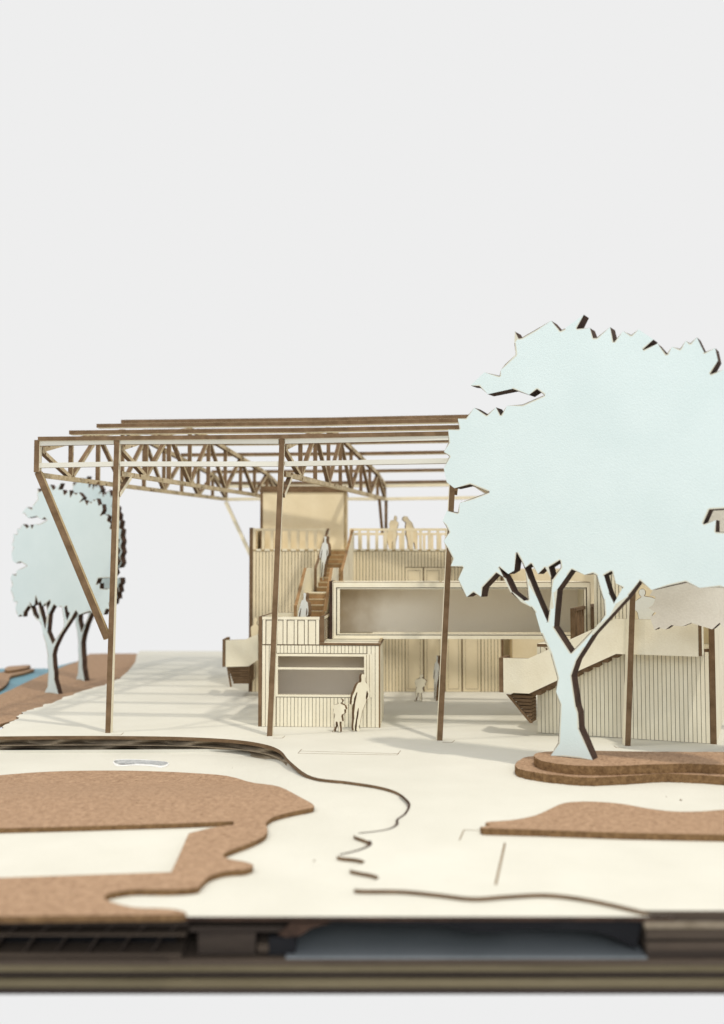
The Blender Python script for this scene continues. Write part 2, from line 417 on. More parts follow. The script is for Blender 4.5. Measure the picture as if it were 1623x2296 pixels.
def strip(name, z0, z1, off, depth, mname):
    vs = []; fs = []; n = 0; s = 0
    while s < acc[-1]:
        p, nn = at(s); zb_ = zlow(p.x, p.y) + .004; a, b = p + nn * off, p + nn * (off + depth)
        q0, q1 = max(z0, zb_), max(z1, zb_ + .002)
        vs += [(a.x, a.y, q0), (a.x, a.y, q1), (b.x, b.y, q1), (b.x, b.y, q0)]
        if n:
            k = n * 4
            for i in range(4): fs.append((k - 4 + i, k - 4 + (i + 1) % 4, k + (i + 1) % 4, k + i))
        n += 1; s += .06
    return mesh_obj(name, vs, fs, [M[mname]], [0] * len(fs), ce)
strip('liner', -.105, -.067, -.002, .6, 'edge')
strip('liner', -.286, -.272, .03, .6, 'flute')
strip('core', -.60, -.107, .62, .3, 'dark')

# ------------------------------------------------------------------ the base under everything
fb = Fr((0, YF, 0), 0)
bs = empty('model_base', fb, 'dark stack of cardboard layers forming the front edge of the model base', 'base')
def hz(py): return fb.hit(811, py)[1] if py > 2110 or py < 2066 else min(-.15 - (py - 2071) * .0055, fb.hit(811, py)[1])
def hx(px, py=2150): return fb.hit(px, py)[0]
rows = [(2152, 2165, 'board', .00), (2165, 2181, 'olive', .03), (2181, 2197, 'dark', .08), (2197, 2216, 'olive', .02), (2216, 2230, 'dark', .0)]
for a, b, m_, off in rows:
    box('board_layer', -11, 18, off, 46, hz(b) + .004, hz(a), 'e', m_, m_, bs)
zt = hz(2152)
box('board_layer', hx(1457), 18, -.03, -.004, -.066, -.003, 'e', 'board', 'board', bs)
for i, (a, b, m_, off) in enumerate([(2038, 2066, 'board', .02), (2066, 2088, 'flute', .10), (2088, 2108, 'board', .05), (2108, 2114, 'black', .12), (2114, 2132, 'board', .03), (2132, 2151, 'dark', .06)]):  # the black row is painted shade in a gap between layers
    box('board_layer', hx(1452), 18, off, 3, min(hz(b), -.08), min(hz(a), -.07), 'e', m_, m_, bs)
# stepped left block with open corrugation cells
box('liner', -11, hx(415), .03, 2.5, hz(2100), hz(2096), 'e', 'board', 'board', bs)
box('liner', -11, hx(405), .05, 2.5, hz(2150), hz(2141), 'e', 'board', 'board', bs)
box('liner', -11, hx(420), .02, 2.5, hz(2076), hz(2071), 'e', 'dark', 'dark', bs)
box('core', -11, hx(380), .5, .7, zt, hz(2076), 'e', 'black', 'black', bs)  # black sheet standing in for shade inside the cells
for r_, (ya, yb, sh_) in enumerate(((2076, 2096, 0), (2100, 2141, 30))):
    for i in range(9):
        px = -60 + i * 72 + sh_ * 1.2
        if px > 400: continue
        a = (hx(px), .06, hz(yb)); b = (hx(px + 26), .06, hz(ya))
        o = bar('flute', a, b, .018, 1.2, 'y', 'dark', 'dark', bs); o.location.y = .66
for px, w_, y0_, y1_, mm in ((440, 130, 2100, 2149, 'dark'), (575, 26, 2126, 2143, 'board'), (600, 60, 2110, 2151, 'black'), (420, 250, 2086, 2098, 'dark')):
    box('cardboard_scrap', hx(px), hx(px + w_), .15, .6, hz(y1_), hz(y0_), 'e', mm, mm, bs)
box('floor_sheet', hx(640), hx(1452), .02, 5, zt + .003, zt + .03, 'z', 'slate', 'slate', bs)
box('core', -11, 18, 4.6, 5.0, zt + .04, -.26, 'e', 'black', 'black', bs)  # black sheet added as the shade deep in the recess
wav = smooth([(700, 2078), (860, 2084), (991, 2088), (1040, 2097), (1076, 2103), (1120, 2103), (1161, 2097), (1261, 2097), (1361, 2106), (1436, 2141)], 4)
cutout('cardboard_scrap', [[(hx(px), hz(py)) for px, py in wav] + [(hx(1450), -.235), (hx(700), -.235)]], 'xz', .22, .34, 'black', 'black', bs)  # wavy shadow under the sheet, shaped as a black board
cutout('cardboard_scrap', [[(hx(px), hz(py)) for px, py in [(740, 2074), (700, 2084), (672, 2102), (640, 2106), (622, 2100), (640, 2086), (650, 2074)]]], 'xz', .08, .2, 'edged', 'edged', bs)
box('core', -10, -3, 9, 13.6, -.62, -.55, 'e', 'black', 'black', bs)  # black sheet added below the slot as its shade
box('core', -22, -6, 15.6, 15.8, zt + .003, -.11, 'e', 'black', 'black', bs)  # black blocker added as darkness behind the corrugated edge
box('rear_block', -11, 18, 30, 46, zt + .002, -.15, 'e', 'board', 'board', bs)
o = box('left_block', -11, 2, 14, 30, zt + .002, -.72, 'e', 'board', 'board', bs)

# ------------------------------------------------------------------ canopy
posts = [gz(241, 1643), gz(603, 1650), gz(984, 1660), gz(1405, 1672)]
tops_px = [(261, 985), (631, 984), (1018, 975), (1428, 968)]
CYAW = 11.6
cO = posts[0]; fc = Fr((cO.x, cO.y, 0), CYAW)
can = empty('timber_canopy', Fr((cO.x, cO.y, 0), 0), 'open roof frame of brown and cream card trusses on slender posts', 'canopy')
dd = Vector((math.sin(R(CYAW)), math.cos(R(CYAW)), 0))
def topat(b, px, py):
    f_ = Fr(b, 0); x, z = f_.hit(px, py); return Vector((b.x + x, b.y, z))
tops = [topat(b, *t) for b, t in zip(posts, tops_px)]
O0 = Vector((cO.x, cO.y, 0))
LC = lambda v: tuple(Vector(v) - O0)
post_w = .16
for b, t in zip(posts, tops):
    q = bar('post', LC(b + dd * .1), LC(t + dd * .1), .27, post_w, 'x', 'card', 'edge', can)
# fascia line ends
xd = (tops[1] - tops[0]); xd.z = 0; xd.normalize()
corner = tops[0] - xd * 2.5; corner.z = 0; corner = topat(corner, 82, 989); corner = Vector(corner)
endr = tops[3] + xd * 5.2; endr.z = tops[3].z
prof = [(0, 8.80), (1.95, 9.32), (3.9, 9.80), (5.85, 10.18), (7.8, 10.12), (9.75, 9.93), (11.7, 9.76), (13.65, 9.60), (15.5, 9.42), (17.4, 9.05)]
def zbot(D): return 8.0 + .40 * D / 17.4
bases = [corner] + tops + [endr]
zc = [c.z for c in bases]
sag = [c - 8.97 for c in zc]
# fascia strips between the posts
for i in range(len(bases) - 1):
    a, b = bases[i], bases[i + 1]
    ga = .10 if i else .05; d_ = (b - a).normalized()
    for dz in (-.025, -.715):
        za, zb_ = a.z - .05 + dz, b.z - .05 + dz
        A = Vector((a.x, a.y, za)) + d_ * ga + dd * -.0; B = Vector((b.x, b.y, zb_)) - d_ * .10
        bar('fascia_strip', LC(A + dd * .08), LC(B + dd * .08), .15, .13, 'y', 'white', 'edge', can)
# hanging corner pieces
bar('post', LC(corner + Vector((0, 0, .03)) + dd * .1), LC(Vector((corner.x, corner.y, corner.z - .98)) + dd * .1), .27, .16, 'x', 'card', 'edge', can)
bs_ = topat(posts[0], 238, 1432)
bar('knee_brace', LC(Vector((corner.x + .05, corner.y + .1, corner.z - .98))), LC(Vector((bs_.x + .02, bs_.y + .1, bs_.z))), .20, .22, 'y', 'edge', 'edgel', can)
ends = []
for i, c in enumerate(bases):
    base = Vector((c.x, c.y, 0)); s = sag[i]
    P_ = lambda D, z: LC(base + dd * D + Vector((0, 0, z)))
    # chords: one mesh for the truss, members as its pieces
    top = [(D, z + s) for D, z in prof]; bot = [(D, zbot(D) + s) for D, _ in prof]
    tw = .15; ch = .16
    poly_t = top + [(D, z - ch) for D, z in top[::-1]]
    vs = []; fs = []; idx = []
    for lst, hgt in ((top, ch), (bot, .15)):
        n0 = len(vs)
        for D, z in lst:
            for sx in (-1, 1):
                for zz in (0, -hgt):
                    v = base + dd * (D + .25) + Vector((sx * tw / 2, 0, z + zz)); vs.append(LC(v))
        for k in range(len(lst) - 1):
            q = n0 + k * 4
            fs += [(q, q + 4, q + 5, q + 1), (q + 2, q + 3, q + 7, q + 6), (q, q + 2, q + 6, q + 4), (q + 1, q + 5, q + 7, q + 3)]
            idx += [0, 0, 1, 1 if hgt == ch else 2]
        q = n0; fs.append((q, q + 1, q + 3, q + 2)); idx.append(1)
        q = n0 + (len(lst) - 1) * 4; fs.append((q, q + 2, q + 3, q + 1)); idx.append(1)
    tr = mesh_obj('truss', vs, fs, [M['truss'], M['edge'], M['truss']], idx, can)
    for k in range(len(top)):
        D = top[k][0] + .25
        if 0 < k:
            bar('web_member', P_(D, bot[k][1] - .02), P_(D, top[k][1] - .02), .13, .14, 'x', 'truss', 'edge', tr)
        if k < len(top) - 1:
            D2 = top[k + 1][0] + .25
            if k % 2 == 0: a_, b_ = P_(D, top[k][1] - .10), P_(D2, bot[k + 1][1] - .05)
            else: a_, b_ = P_(D, bot[k][1] - .05), P_(D2, top[k + 1][1] - .10)
            bar('web_member', a_, b_, .13, .135, 'x', 'truss', 'edge', tr)
    if 1 <= i <= 4:
        bar('knee_brace', P_(.15, 7.25 + s), P_(1.0, zbot(1) + s - .12), .15, .14, 'x', 'card', 'edge', can)
    ends.append(base + dd * 17.6 + Vector((0, 0, s)))
    if 1 <= i <= 4:
        b0 = base + dd * 17.7
        bar('post', LC(b0), LC(b0 + Vector((0.05, 0, 8.3 + s))), .24, .15, 'x', 'card', 'edge', can)
        bar('knee_brace', P_(17.0, 6.6 + s), P_(16.2, zbot(16.2) + s - .1), .15, .14, 'x', 'card', 'edge', can)
b0 = Vector((bases[1].x, bases[1].y, 0)) + dd * 17.7
bar('knee_brace', LC(ends[0] + Vector((0, 0, 8.2))), LC(b0 + Vector((-.1, 0, 3.0))), .17, .16, 'y', 'card', 'edge', can)
# back fascia, purlins
for k in range(len(bases) - 1):
    bar('fascia_strip', LC(ends[k] + Vector((0, 0, 8.32))), LC(ends[k + 1] + Vector((0, 0, 8.32))), .15, .12, 'y', 'card', 'edge', can)
    bar('fascia_strip', LC(ends[k] + Vector((0, 0, 8.95))), LC(ends[k + 1] + Vector((0, 0, 8.95))), .15, .12, 'y', 'card', 'edge', can)
leftx = {0: .0, 1: .0, 2: .0, 3: .0}
for k, (D, z) in enumerate(prof):
    ps = [Vector((c.x, c.y, 0)) + dd * (D + (.10 if k == 0 else .25)) + Vector((0, 0, z + sag[i] + (.235, .20, .22, .27, .24, .16, .10, .07, .07, .07)[k])) for i, c in enumerate(bases)]
    st = ps[0] - xd * (.02 if k else -.05); en = ps[-1] + xd * .3
    mid = ps[2]
    zs_ = .5 * (ps[0].z + ps[-1].z)
    for A, B in ((st, mid), (mid, en)):
        bar('purlin', LC(A), LC(B), .13, .30, 'y', 'edge', 'card', can)

# ------------------------------------------------------------------ kiosk
z5 = conv(900, 2100, 800)
fk = Fr(gz(578.5, 1629), 3.6)
K = empty('kiosk', fk, 'small cream plank clad kiosk with a wide window and roof terrace', 'kiosk')
def kx(px, py=1500, y=0): return fk.hit(px, py, y)[0]
def kz(py, px=700, y=0): return fk.hit(px, py, y)[1]
X0, X1, XR, XM = 0.0, kx(587.4), kx(852.5), kx(716)
ZT, ZM, ZF = kz(1383), kz(1446), 2.50
box('side_wall', X0, X1 - .004, 0, 3.2, 0, ZT, 'x', 'card', 'edge', K)
box('side_wall', XR - .10, XR, .12, 2.6, 0, ZM, 'x', 'card', 'edge', K)
box('corner_strip', XR - .05, XR, .0, .115, 0, ZM, 'x', 'card', 'score', K)
wx0, wx1 = kx(z5(430, 0)[0]), kx(z5(1129, 0)[0]); wz1, wz0 = kz(1471.4), kz(1557.5)
wall = cutout('wall', [[(X1, 0.003), (XR - .105, .003), (XR - .105, ZM - .003), (XM, ZM - .003), (XM, ZT - .01), (X1, ZT - .01)], [(wx0, wz0), (wx1, wz0), (wx1, wz1), (wx0, wz1)]], 'xz', .05, .12, 'score', 'card', K)
fx0, fx1 = wx0 - .07, wx1 + .26
fz1, fz0 = kz(1465.8), kz(1562.5)
def kp(xa_px, xb_px, zlo, zhi, pitch=8.05):
    a, b = kx(xa_px), kx(xb_px); n = max(1, round((xb_px - xa_px) / pitch)); planks(wall, fk, a, b, zlo, zhi, 0.0, n, 'card', .015, .048)
kp(587.4, 619, .01, ZM - .02)
kp(823, 850, .01, ZM - .02)
kp(620, 822, fz1 + .02, ZM - .02)
kp(620, 822, .01, fz0 - .02)
# parapet: wide recessed panes between narrow proud boards
box('cap_board', X1, XM, -.004, .05, ZT - .09, ZT, 'y', 'card', 'edge', wall)
ppx = [587.4, 595.5, 612, 620, 634, 643, 659, 667, 682, 690.5, 707.5, 716]
for i in range(len(ppx) - 1):
    a, b = kx(ppx[i]) + .012, kx(ppx[i + 1]) - .012
    wide = i % 2 == 1
    box('plank', a, b, .018 if wide else 0.0, .048, ZM + .015, ZT - (.115 if wide else .095), 'y', 'card', 'score', wall)
win = cutout('window_frame', [[(fx0, fz0), (fx1, fz0), (fx1, fz1), (fx0, fz1)], [(wx0, wz0), (wx1, wz0), (wx1, wz1), (wx0, wz1)]], 'xz', -.012, .045, 'card', 'edge', K)
mz = kz(1498.8)
box('mullion', wx0, wx1, 0, .05, mz - .035, mz + .035, 'y', 'card', 'edge', win)
for xx in (wx1 + .07, wx1 + .16):
    box('frame_groove', xx, xx + .014, -.014, -.011, fz0 + .02, fz1 - .02, 'e', 'score', 'score', win)
box('back_wall', X1 + .01, XR - .12, 1.55, 1.67, 0, ZM - .2, 'y', 'grey', 'grey', K)
box('inner_wall', X1 + .01, X1 + .06, .13, 1.54, 0, ZM - .2, 'x', 'grey', 'grey', K)
box('floor', X1, XR - .12, .13, 3.1, 0.004, .06, 'z', 'grey', 'edge', K)
box('terrace_floor', X1, XM - .01, .125, 3.2, ZF - .10, ZF, 'z', 'card', 'edge', K)
box('roof', XM, XR + .02, -.02, 2.6, ZM + .003, ZM + .07, 'z', 'card', 'edge', K)
box('roof_rim', XR - .06, XR + .025, .06, 2.6, ZM + .073, ZM + .12, 'z', 'edgel', 'edge', K)
# side railing of the terrace
rl = box('railing_post', XM, XM + .14, .005, .16, ZM + .073, ZT, 'y', 'edge', 'edge', K)
box('rail_cap', XM, XM + .12, .16, 2.7, ZT - .09, ZT, 'x', 'card', 'edge', K)
for i in range(9):
    box('baluster', XM + .02, XM + .10, .35 + i * .26, .44 + i * .26, ZM + .073, ZT - .094, 'x', 'card', 'edge', K)
box('rear_parapet', X1, XM - .75, 3.1, 3.2, ZF, ZT - .02, 'y', 'card', 'edge', K)

# ------------------------------------------------------------------ box room (bridge)
fbx = Fr((gz(738, 1433, 2.66).x, gz(738, 1433, 2.66).y, 0), 1.2)
B = empty('box_room', fbx, 'long raised open fronted box room spanning from kiosk roof to right building', 'building')
def bx(px, py=1370, y=0): return fbx.hit(px, py, y)[0]
def bz(py, px=900, y=0): return fbx.hit(px, py, y)[1]
bX0, bX1, bZ0, bZ1 = 0, bx(1324), bz(1432.5), bz(1304.5); BD = 2.3
box('side_wall', bX0, bX0 + .11, .0, BD, bZ0, bZ1 + .02, 'x', 'tan', 'edged', B)
box('side_wall', bX1 - .11, bX1, 0.034, BD, bZ0, bZ1, 'x', 'card', 'edge', B)
ox0, ox1, oz0, oz1 = bx(762), bx(1309.5), bz(1420.3), bz(1321)
a_, b_, c_, d_ = bx(745.5), bX1, bZ0 + .001, bZ1 - .001
def ring(name, o_, i_, y0, y1, par, face='card', edge='score'):
    return cutout(name, [[(o_[0], o_[2]), (o_[1], o_[2]), (o_[1], o_[3]), (o_[0], o_[3])], [(i_[0], i_[2]), (i_[1], i_[2]), (i_[1], i_[3]), (i_[0], i_[3])]], 'xz', y0, y1, face, edge, par)
s1 = (bx(753.5), bx(1316), bz(1424.5), bz(1317)); s2 = (bx(757.5), bx(1313), bz(1422.2), bz(1319))
o_out = (a_, b_, c_, d_)
ring('frame', o_out, s1, -.03, .03, B)
ring('inner_frame', tuple(v + e for v, e in zip(s1, (.03, -.03, .025, -.025))), tuple(v + e for v, e in zip((ox0, ox1, oz0, oz1), (0, 0, 0, 0))), 0.0, .06, B)
ring('frame_backing', (s1[0] - .03, s1[1] + .03, s1[2] - .03, s1[3] + .03), (ox0 + .0, ox1, oz0, oz1), .062, .085, B, 'edged', 'edged')
for qx in (bx(747), bX1 - .02):
    box('score_line', qx, qx + .012, -.034, -.031, bZ0 + .02, bZ1 - .02, 'e', 'score', 'score', B)
box('score_line', bx(747), bX1 - .02, -.034, -.031, bZ1 - .02, bZ1 - .005, 'e', 'score', 'score', B)
box('floor', bX0 + .115, bX1 - .115, .088, BD, bZ0 + .01, bZ0 + .12, 'z', 'card', 'edge', B)
box('roof', bX0 + .115, bX1 - .115, .088, BD, bZ1 - .10, bZ1 - .004, 'z', 'card', 'edge', B)
m_ = M['grey2'].copy(); m_.name = 'glue_stained_grey_card'; M['stained'] = m_  # browner towards the left end, broken up by noise
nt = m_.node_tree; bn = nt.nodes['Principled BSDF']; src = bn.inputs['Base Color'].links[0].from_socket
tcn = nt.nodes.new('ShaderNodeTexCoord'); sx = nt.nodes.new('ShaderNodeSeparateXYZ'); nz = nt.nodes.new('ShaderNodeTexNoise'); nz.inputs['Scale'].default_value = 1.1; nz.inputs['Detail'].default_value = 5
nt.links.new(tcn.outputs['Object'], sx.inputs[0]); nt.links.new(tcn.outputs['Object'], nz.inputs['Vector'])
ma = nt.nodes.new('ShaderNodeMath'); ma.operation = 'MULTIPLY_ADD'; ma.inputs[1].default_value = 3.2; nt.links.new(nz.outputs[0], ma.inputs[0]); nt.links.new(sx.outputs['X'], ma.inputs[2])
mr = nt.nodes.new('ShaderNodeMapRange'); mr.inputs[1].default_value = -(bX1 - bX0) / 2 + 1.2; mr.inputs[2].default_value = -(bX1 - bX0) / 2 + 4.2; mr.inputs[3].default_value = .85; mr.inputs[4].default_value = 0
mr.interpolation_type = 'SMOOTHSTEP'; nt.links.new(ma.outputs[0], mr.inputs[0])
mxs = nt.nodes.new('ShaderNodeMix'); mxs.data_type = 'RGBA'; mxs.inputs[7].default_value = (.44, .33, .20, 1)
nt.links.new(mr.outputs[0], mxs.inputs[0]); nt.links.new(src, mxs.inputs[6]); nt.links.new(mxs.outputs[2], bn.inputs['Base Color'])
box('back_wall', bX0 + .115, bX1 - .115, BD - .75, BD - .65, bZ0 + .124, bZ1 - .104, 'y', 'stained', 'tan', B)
box('lining', bX0 + .115, bX0 + .17, .09, BD - .76, bZ0 + .124, bZ1 - .104, 'x', 'tan', 'edge', B)
box('window_track', bx(835), ox1 - .1, .5, .56, bZ0 + .124, bZ0 + .19, 'y', 'card', 'edgel', B)
for px, w_ in ((748, .35), (985, .10), (997, .06), (1095, .12)):
    box('glue_drip', bx(px), bx(px) + w_, .02, .1, bZ1 - .003, bZ1 + .025, 'n', 'tan', 'tan', B)

# ------------------------------------------------------------------ back building
zb2 = conv(900, 1600, 1100); z7 = conv(1480, 2520, 800)
P0 = gz(557, 1551)
fm = Fr((P0.x, P0.y, 0), 0.4)
MB = empty('main_building', fm, 'tall tan plank clad hall at the back with a railed roof deck', 'building')
def mx_(px, py=1400, y=0): return fm.hit(px, py, y)[0]
def mz_(py, px=900, y=0): return fm.hit(px, py, y)[1]
DZ = mz_(1233.5); mX1 = mx_(1124); mXs = mx_(566)
box('side_wall', 0, mXs - .003, 0, 6.5, 0, DZ + .92, 'x', 'tan', 'edge', MB)
bw = cutout('wall', [[(mXs, 0.003), (mX1, 0.003), (mX1, DZ - .05), (mXs, DZ - .05)]], 'xz', .05, .14, 'score', 'tan', MB)
box('side_wall', mX1 - .02, mX1 + .10, .145, 6.5, 0, DZ - .05, 'x', 'tan', 'edge', MB)
box('rear_wall', mXs, mX1 - .03, 6.4, 6.5, 0, DZ - .05, 'y', 'tan', 'edge', MB)
pit = 7.3
def mp_(xa, xb, z0, z1):
    n = max(1, round((xb - xa) / pit)); planks(bw, fm, mx_(xa), mx_(xb), z0, z1, 0, n, 'tan', .022, .048)
doors = [(909, 948), (951, 991), (998.5, 1033.5), (1037, 1076.5)]
mp_(566, 908, .01, DZ - .055)
mp_(1078, 1123, .01, DZ - .055)
dz1 = mz_(1273); dzm = 3.3; dzu = 3.42
mp_(908, 1078, dz1 + .03, DZ - .055)
for i, (a, b) in enumerate(doors):
    A, Bq = mx_(a), mx_(b)
    if i < 2:
        g = ring('window', (A, Bq, dzu, dz1), (A + .10, Bq - .10, dzu + .1, dz1 - .1), -.008, .045, bw, 'tan', 'score')
        box('panel', A + .112, Bq - .112, .012, .046, dzu + .112, dz1 - .112, 'y', 'tan', 'score', g)
    g = ring('door', (A, Bq, .012, dzm), (A + .10, Bq - .10, .11, dzm - .1), -.008, .045, bw, 'tan', 'score')
    box('panel', A + .112, Bq - .112, .012, .046, .122, dzm - .112, 'y', 'tan', 'score', g)
mp_(991, 1078, dzm + .02, dz1 + .01)
box('deck', mXs, mX1 + .10, .0, 6.38, DZ - .045, DZ + .03, 'z', 'tan', 'edgel', MB)
RT = mz_(1184.6)
def railing(xa, xb, y, zb, zt, parent, pitch=.356, bw_=.115, start=.0, face='tan'):
    box('top_rail', xa, xb, y, y + .08, zt - .10, zt, 'y', face, 'edgel', parent)
    x = xa + start
    while x + bw_ <= xb + .001:
        box('baluster', x, x + bw_, y + .004, y + .07, zb, zt - .103, 'y', face, 'edge', parent); x += pitch
    box('foot_rail', xa, xb, y, y + .08, zb - .0, zb + .05, 'y', face, 'edge', parent) if False else None
rA = mx_(566); rB = mx_(731); rC = mx_(783); rD = mX1 + .10
railing(rA, rB, 0.0, DZ + .033, RT, MB, start=.0)
railing(rC, rD, 0.0, DZ + .033, RT, MB)
railing(mx_(783, 1200, 4.0), rD, 4.0, DZ + .033, RT - .05, MB, start=.1)
x = mXs + .02
for i in range(60):
    xx = mXs + .13 + i * .356
    if xx > mX1 - .3: break
    if mx_(729) < xx < mx_(785): continue
    box('deck_tab', xx, xx + .2, -.03, -.001, DZ - .03, DZ + .05, 'y', 'card', 'tan', MB)
# the hall wing further back, right of the gap
P1 = gz(1149, 1534)
fw2 = Fr((P1.x, P1.y, 0), 0)
WG = empty('rear_wing', fw2, 'plain tan card wing behind the raised box, right of the narrow gap', 'building')
wx_ = lambda px: fw2.hit(px, 1400)[0]
box('wall', 0, wx_(1345), 0, .12, 0, fw2.hit(1200, 1275)[1], 'y', 'tan', 'edge', WG)
box('side_wall', 0, .12, .125, 3, 0, fw2.hit(1200, 1275)[1], 'x', 'tan', 'edge', WG)
box('corner_post', -.10, -.002, -.02, .12, 0, fw2.hit(1200, 1275)[1], 'x', 'edgel', 'edgel', WG)

# tower on the deck
ft = Fr((fm.hit(583, 1300, 1.6)[0] + P0.x, P0.y + 1.6, 0), 0.3)
TW = empty('stair_tower', ft, 'plain cream box tower rising behind the deck railing', 'tower')
tz1 = ft.hit(680, 1104)[1]; tz2 = ft.hit(680, 1090)[1]; tx1 = ft.hit(773.5, 1150)[0]
box('side_wall', 0, .11, 0, 3.6, DZ + .034, tz1, 'x', 'tan', 'edge', TW)
box('side_wall', tx1 - .05, tx1 + .05, 0.02, 3.6, DZ + .034, tz1, 'x', 'tan', 'edgel', TW)
box('wall', .114, tx1 - .054, .02, .12, DZ + .034, tz1 - .003, 'y', 'tan', 'edge', TW)
box('roof', -.03, tx1 + .06, -.03, 3.6, tz1 + .003, tz1 + .14, 'z', 'tan', 'edge', TW)
box('roof', .02, tx1 + .04, 0.0, 3.5, tz1 + .143, tz2, 'z', 'tan', 'edge', TW)

# ------------------------------------------------------------------ stair from the kiosk terrace to the deck
zs5 = conv(960, 2040, 500)
ys = 33.35
sx_l = (659 - CX) * ys / F
fs_ = Fr((sx_l, ys, 0), 6.2)
ST = empty('outdoor_stair', fs_, 'cream and brown card stair climbing from kiosk terrace to roof deck', 'stair')
SW = .95; Lst = 7.15
zA, zL, zD = ZF + .02, 4.12, DZ
def ypos(Y): return (Y - ys)
y1, y2, y3 = 2.0, 3.5, 7.0
# steps of the lower flight, the landing, the upper flight
n1 = 8
for i in range(n1):
    zz = zA + (zL - zA) * (i + 1) / n1; yy = .15 + (y1 - .15) * i / n1
    q = box('step', .12, SW, yy, yy + (y1 - .15) / n1 + .05, zz - .215, zz, 'z', 'card', 'tread', ST)
    box('nosing', .13, SW - .01, yy - .012, yy - .001, zz - .035, zz - .005, 'e', 'edgel', 'edgel', ST)
box('landing', .12, SW, y1 + .01, y2, zL - .10, zL + .004, 'z', 'card', 'edge', ST)
n2 = 9; OFF = .12
for i in range(n2):
    zz = zL + (zD - zL) * (i + 1) / n2; yy = y2 + (y3 - y2) * i / n2
    box('step', .12 + OFF, SW + OFF + .05, yy, yy + (y3 - y2) / n2 + .05, zz - .20, zz, 'z', 'card', 'tread', ST)
    box('nosing', .13 + OFF, SW + OFF + .04, yy - .012, yy - .001, zz - .035, zz - .005, 'e', 'edgel', 'edgel', ST)
G = .90
left1 = [(0, ZF - .05), (0, 3.76), (.10, 3.76), (y1, zL + G), (y2 + .1, zL + G), (y2 + .1, zL - .35), (y1, zL - .35), (.5, ZF - .05)]
cutout('stringer', [left1], 'yz', 0, .115, 'card', 'tread', ST)
right1 = [(-.05, ZF - .05), (-.05, 3.55), (.35, 3.55), (y1, zL + G), (y2, zL + G), (y2, zL - .6), (y1, zL - .8), (.6, ZF - .05)]
cutout('stringer', [right1], 'yz', SW + .005, SW + .12, 'card', 'tread', ST)
left2 = [(y2 + .104, zL + G - .02), (y3, zD + G), (y3, zD - .4), (y2 + .104, zL - .35)]
cutout('stringer', [left2], 'yz', OFF, OFF + .11, 'card', 'edge', ST)
right2 = [(y2 + .004, zL + G - .1), (y3, zD + G), (y3, zD - 1.4), (y2 + .004, zL - 1.4)]
cutout('stringer', [right2], 'yz', SW + OFF + .06, SW + OFF + .17, 'card', 'tread', ST)

# ------------------------------------------------------------------ right building
z4 = conv(1796, 2100, 1100)
A0, A1 = gz(1205, 1643), gz(1607, 1669)
ry = math.degrees(math.atan2(A0.y - A1.y, A1.x - A0.x))
fr_ = Fr((A0.x, A0.y, 0), ry)
RB = empty('side_building', fr_, 'low cream plank clad building at right with an outside ramp stair', 'building')
def rx(px, py=1500, y=0): return fr_.hit(px, py, y)[0]
def rz(py, px=1400, y=0): return fr_.hit(px, py, y)[1]
rW = (A1 - A0).length; TZ = 2.62
rwall = cutout('wall', [[(0.0, .003), (rW - .17, .003), (rW - .17, TZ), (0.0, TZ)]], 'xz', .05, .14, 'score', 'card', RB)
planks(rwall, fr_, .0, rW - .17, .012, TZ - .01, 0, 42, 'card', .014, .048)
box('side_wall', rW - .165, rW, -.01, 10, 0, 3.9, 'x', 'card', 'edge', RB)
box('side_wall', 0, .12, .145, 4.5, 0, TZ, 'x', 'card', 'edge', RB)
box('terrace_floor', 0, rW - .17, .05, 4.5, TZ + .002, TZ + .08, 'z', 'card', 'edge', RB)
TP = -.95     # plane of the ramp parapet
hp = lambda x, y: fr_.hit(*z4(x, y), TP)
pan = [hp(*p) for p in [(320, 785), (468, 789), (985, 553), (1095, 556), (1470, 566), (1473, 778), (1095, 765), (985, 762), (640, 918), (472, 996), (322, 989)]]
cutout('parapet', [pan], 'xz', TP, TP + .12, 'card', 'edge', RB)
pl = pan[0][0]
box('parapet_end', pl - .13, pl - .003, TP - .003, -.06, pan[-1][1], pan[0][1], 'x', 'edge', 'edge', RB)
pr = pan[4][0]
box('parapet_end', pr + .003, pr + .09, TP + .0, -.02, pan[5][1] + .02, pan[4][1], 'x', 'card', 'edge', RB)
box('ramp_floor', pan[7][0] - .1, pr - .01, TP + .125, -.01, pan[7][1] + .02, TZ + .02, 'z', 'card', 'edge', RB)
# upper flight steps behind the parapet and the stacked lower flight
xa, za = pan[10][0], pan[10][1]; xb, zb_ = pan[7][0], pan[7][1]
box('landing', pl, pan[9][0], TP + .125, .0, pan[9][1] + .02, pan[9][1] + .12, 'z', 'card', 'edge', RB)
for i in range(9):
    t = (i + .5) / 9; xx = pan[9][0] + (xb - pan[9][0]) * i / 9; zz = pan[9][1] + (TZ - pan[9][1]) * (i + 1) / 9
    box('step', xx, xx + (xb - pan[9][0]) / 9 + .04, TP + .125, -.004, zz - .19, zz + .01, 'z', 'card', 'edge', RB)
gA = fr_.hit(*z4(362, 992), TP + .5); gB = fr_.hit(*z4(500, 1160), TP + .5)
nst = 8
for i in range(nst):
    z0_ = gB[1] + (gA[1] - gB[1]) * i / nst; z1_ = gB[1] + (gA[1] - gB[1]) * (i + 1) / nst
    xl = gB[0] + (gA[0] - gB[0]) * (i + .4) / nst + random.uniform(-.02, .02)
    box('step', xl, -.015 if i < 7 else .0 - .015, TP + .2 + random.uniform(0, .03), -.06, max(0.0, z0_), z1_ - .02, 'e', 'edge', 'edge', RB)
cutout('stringer', [[(gB[0] - .04, max(.002, gB[1])), (gB[0] + .05, max(.002, gB[1])), (gA[0] + .06, gA[1]), (gA[0] - .04, gA[1])]], 'xz', TP + .14, TP + .19, 'edge', 'edge', RB)
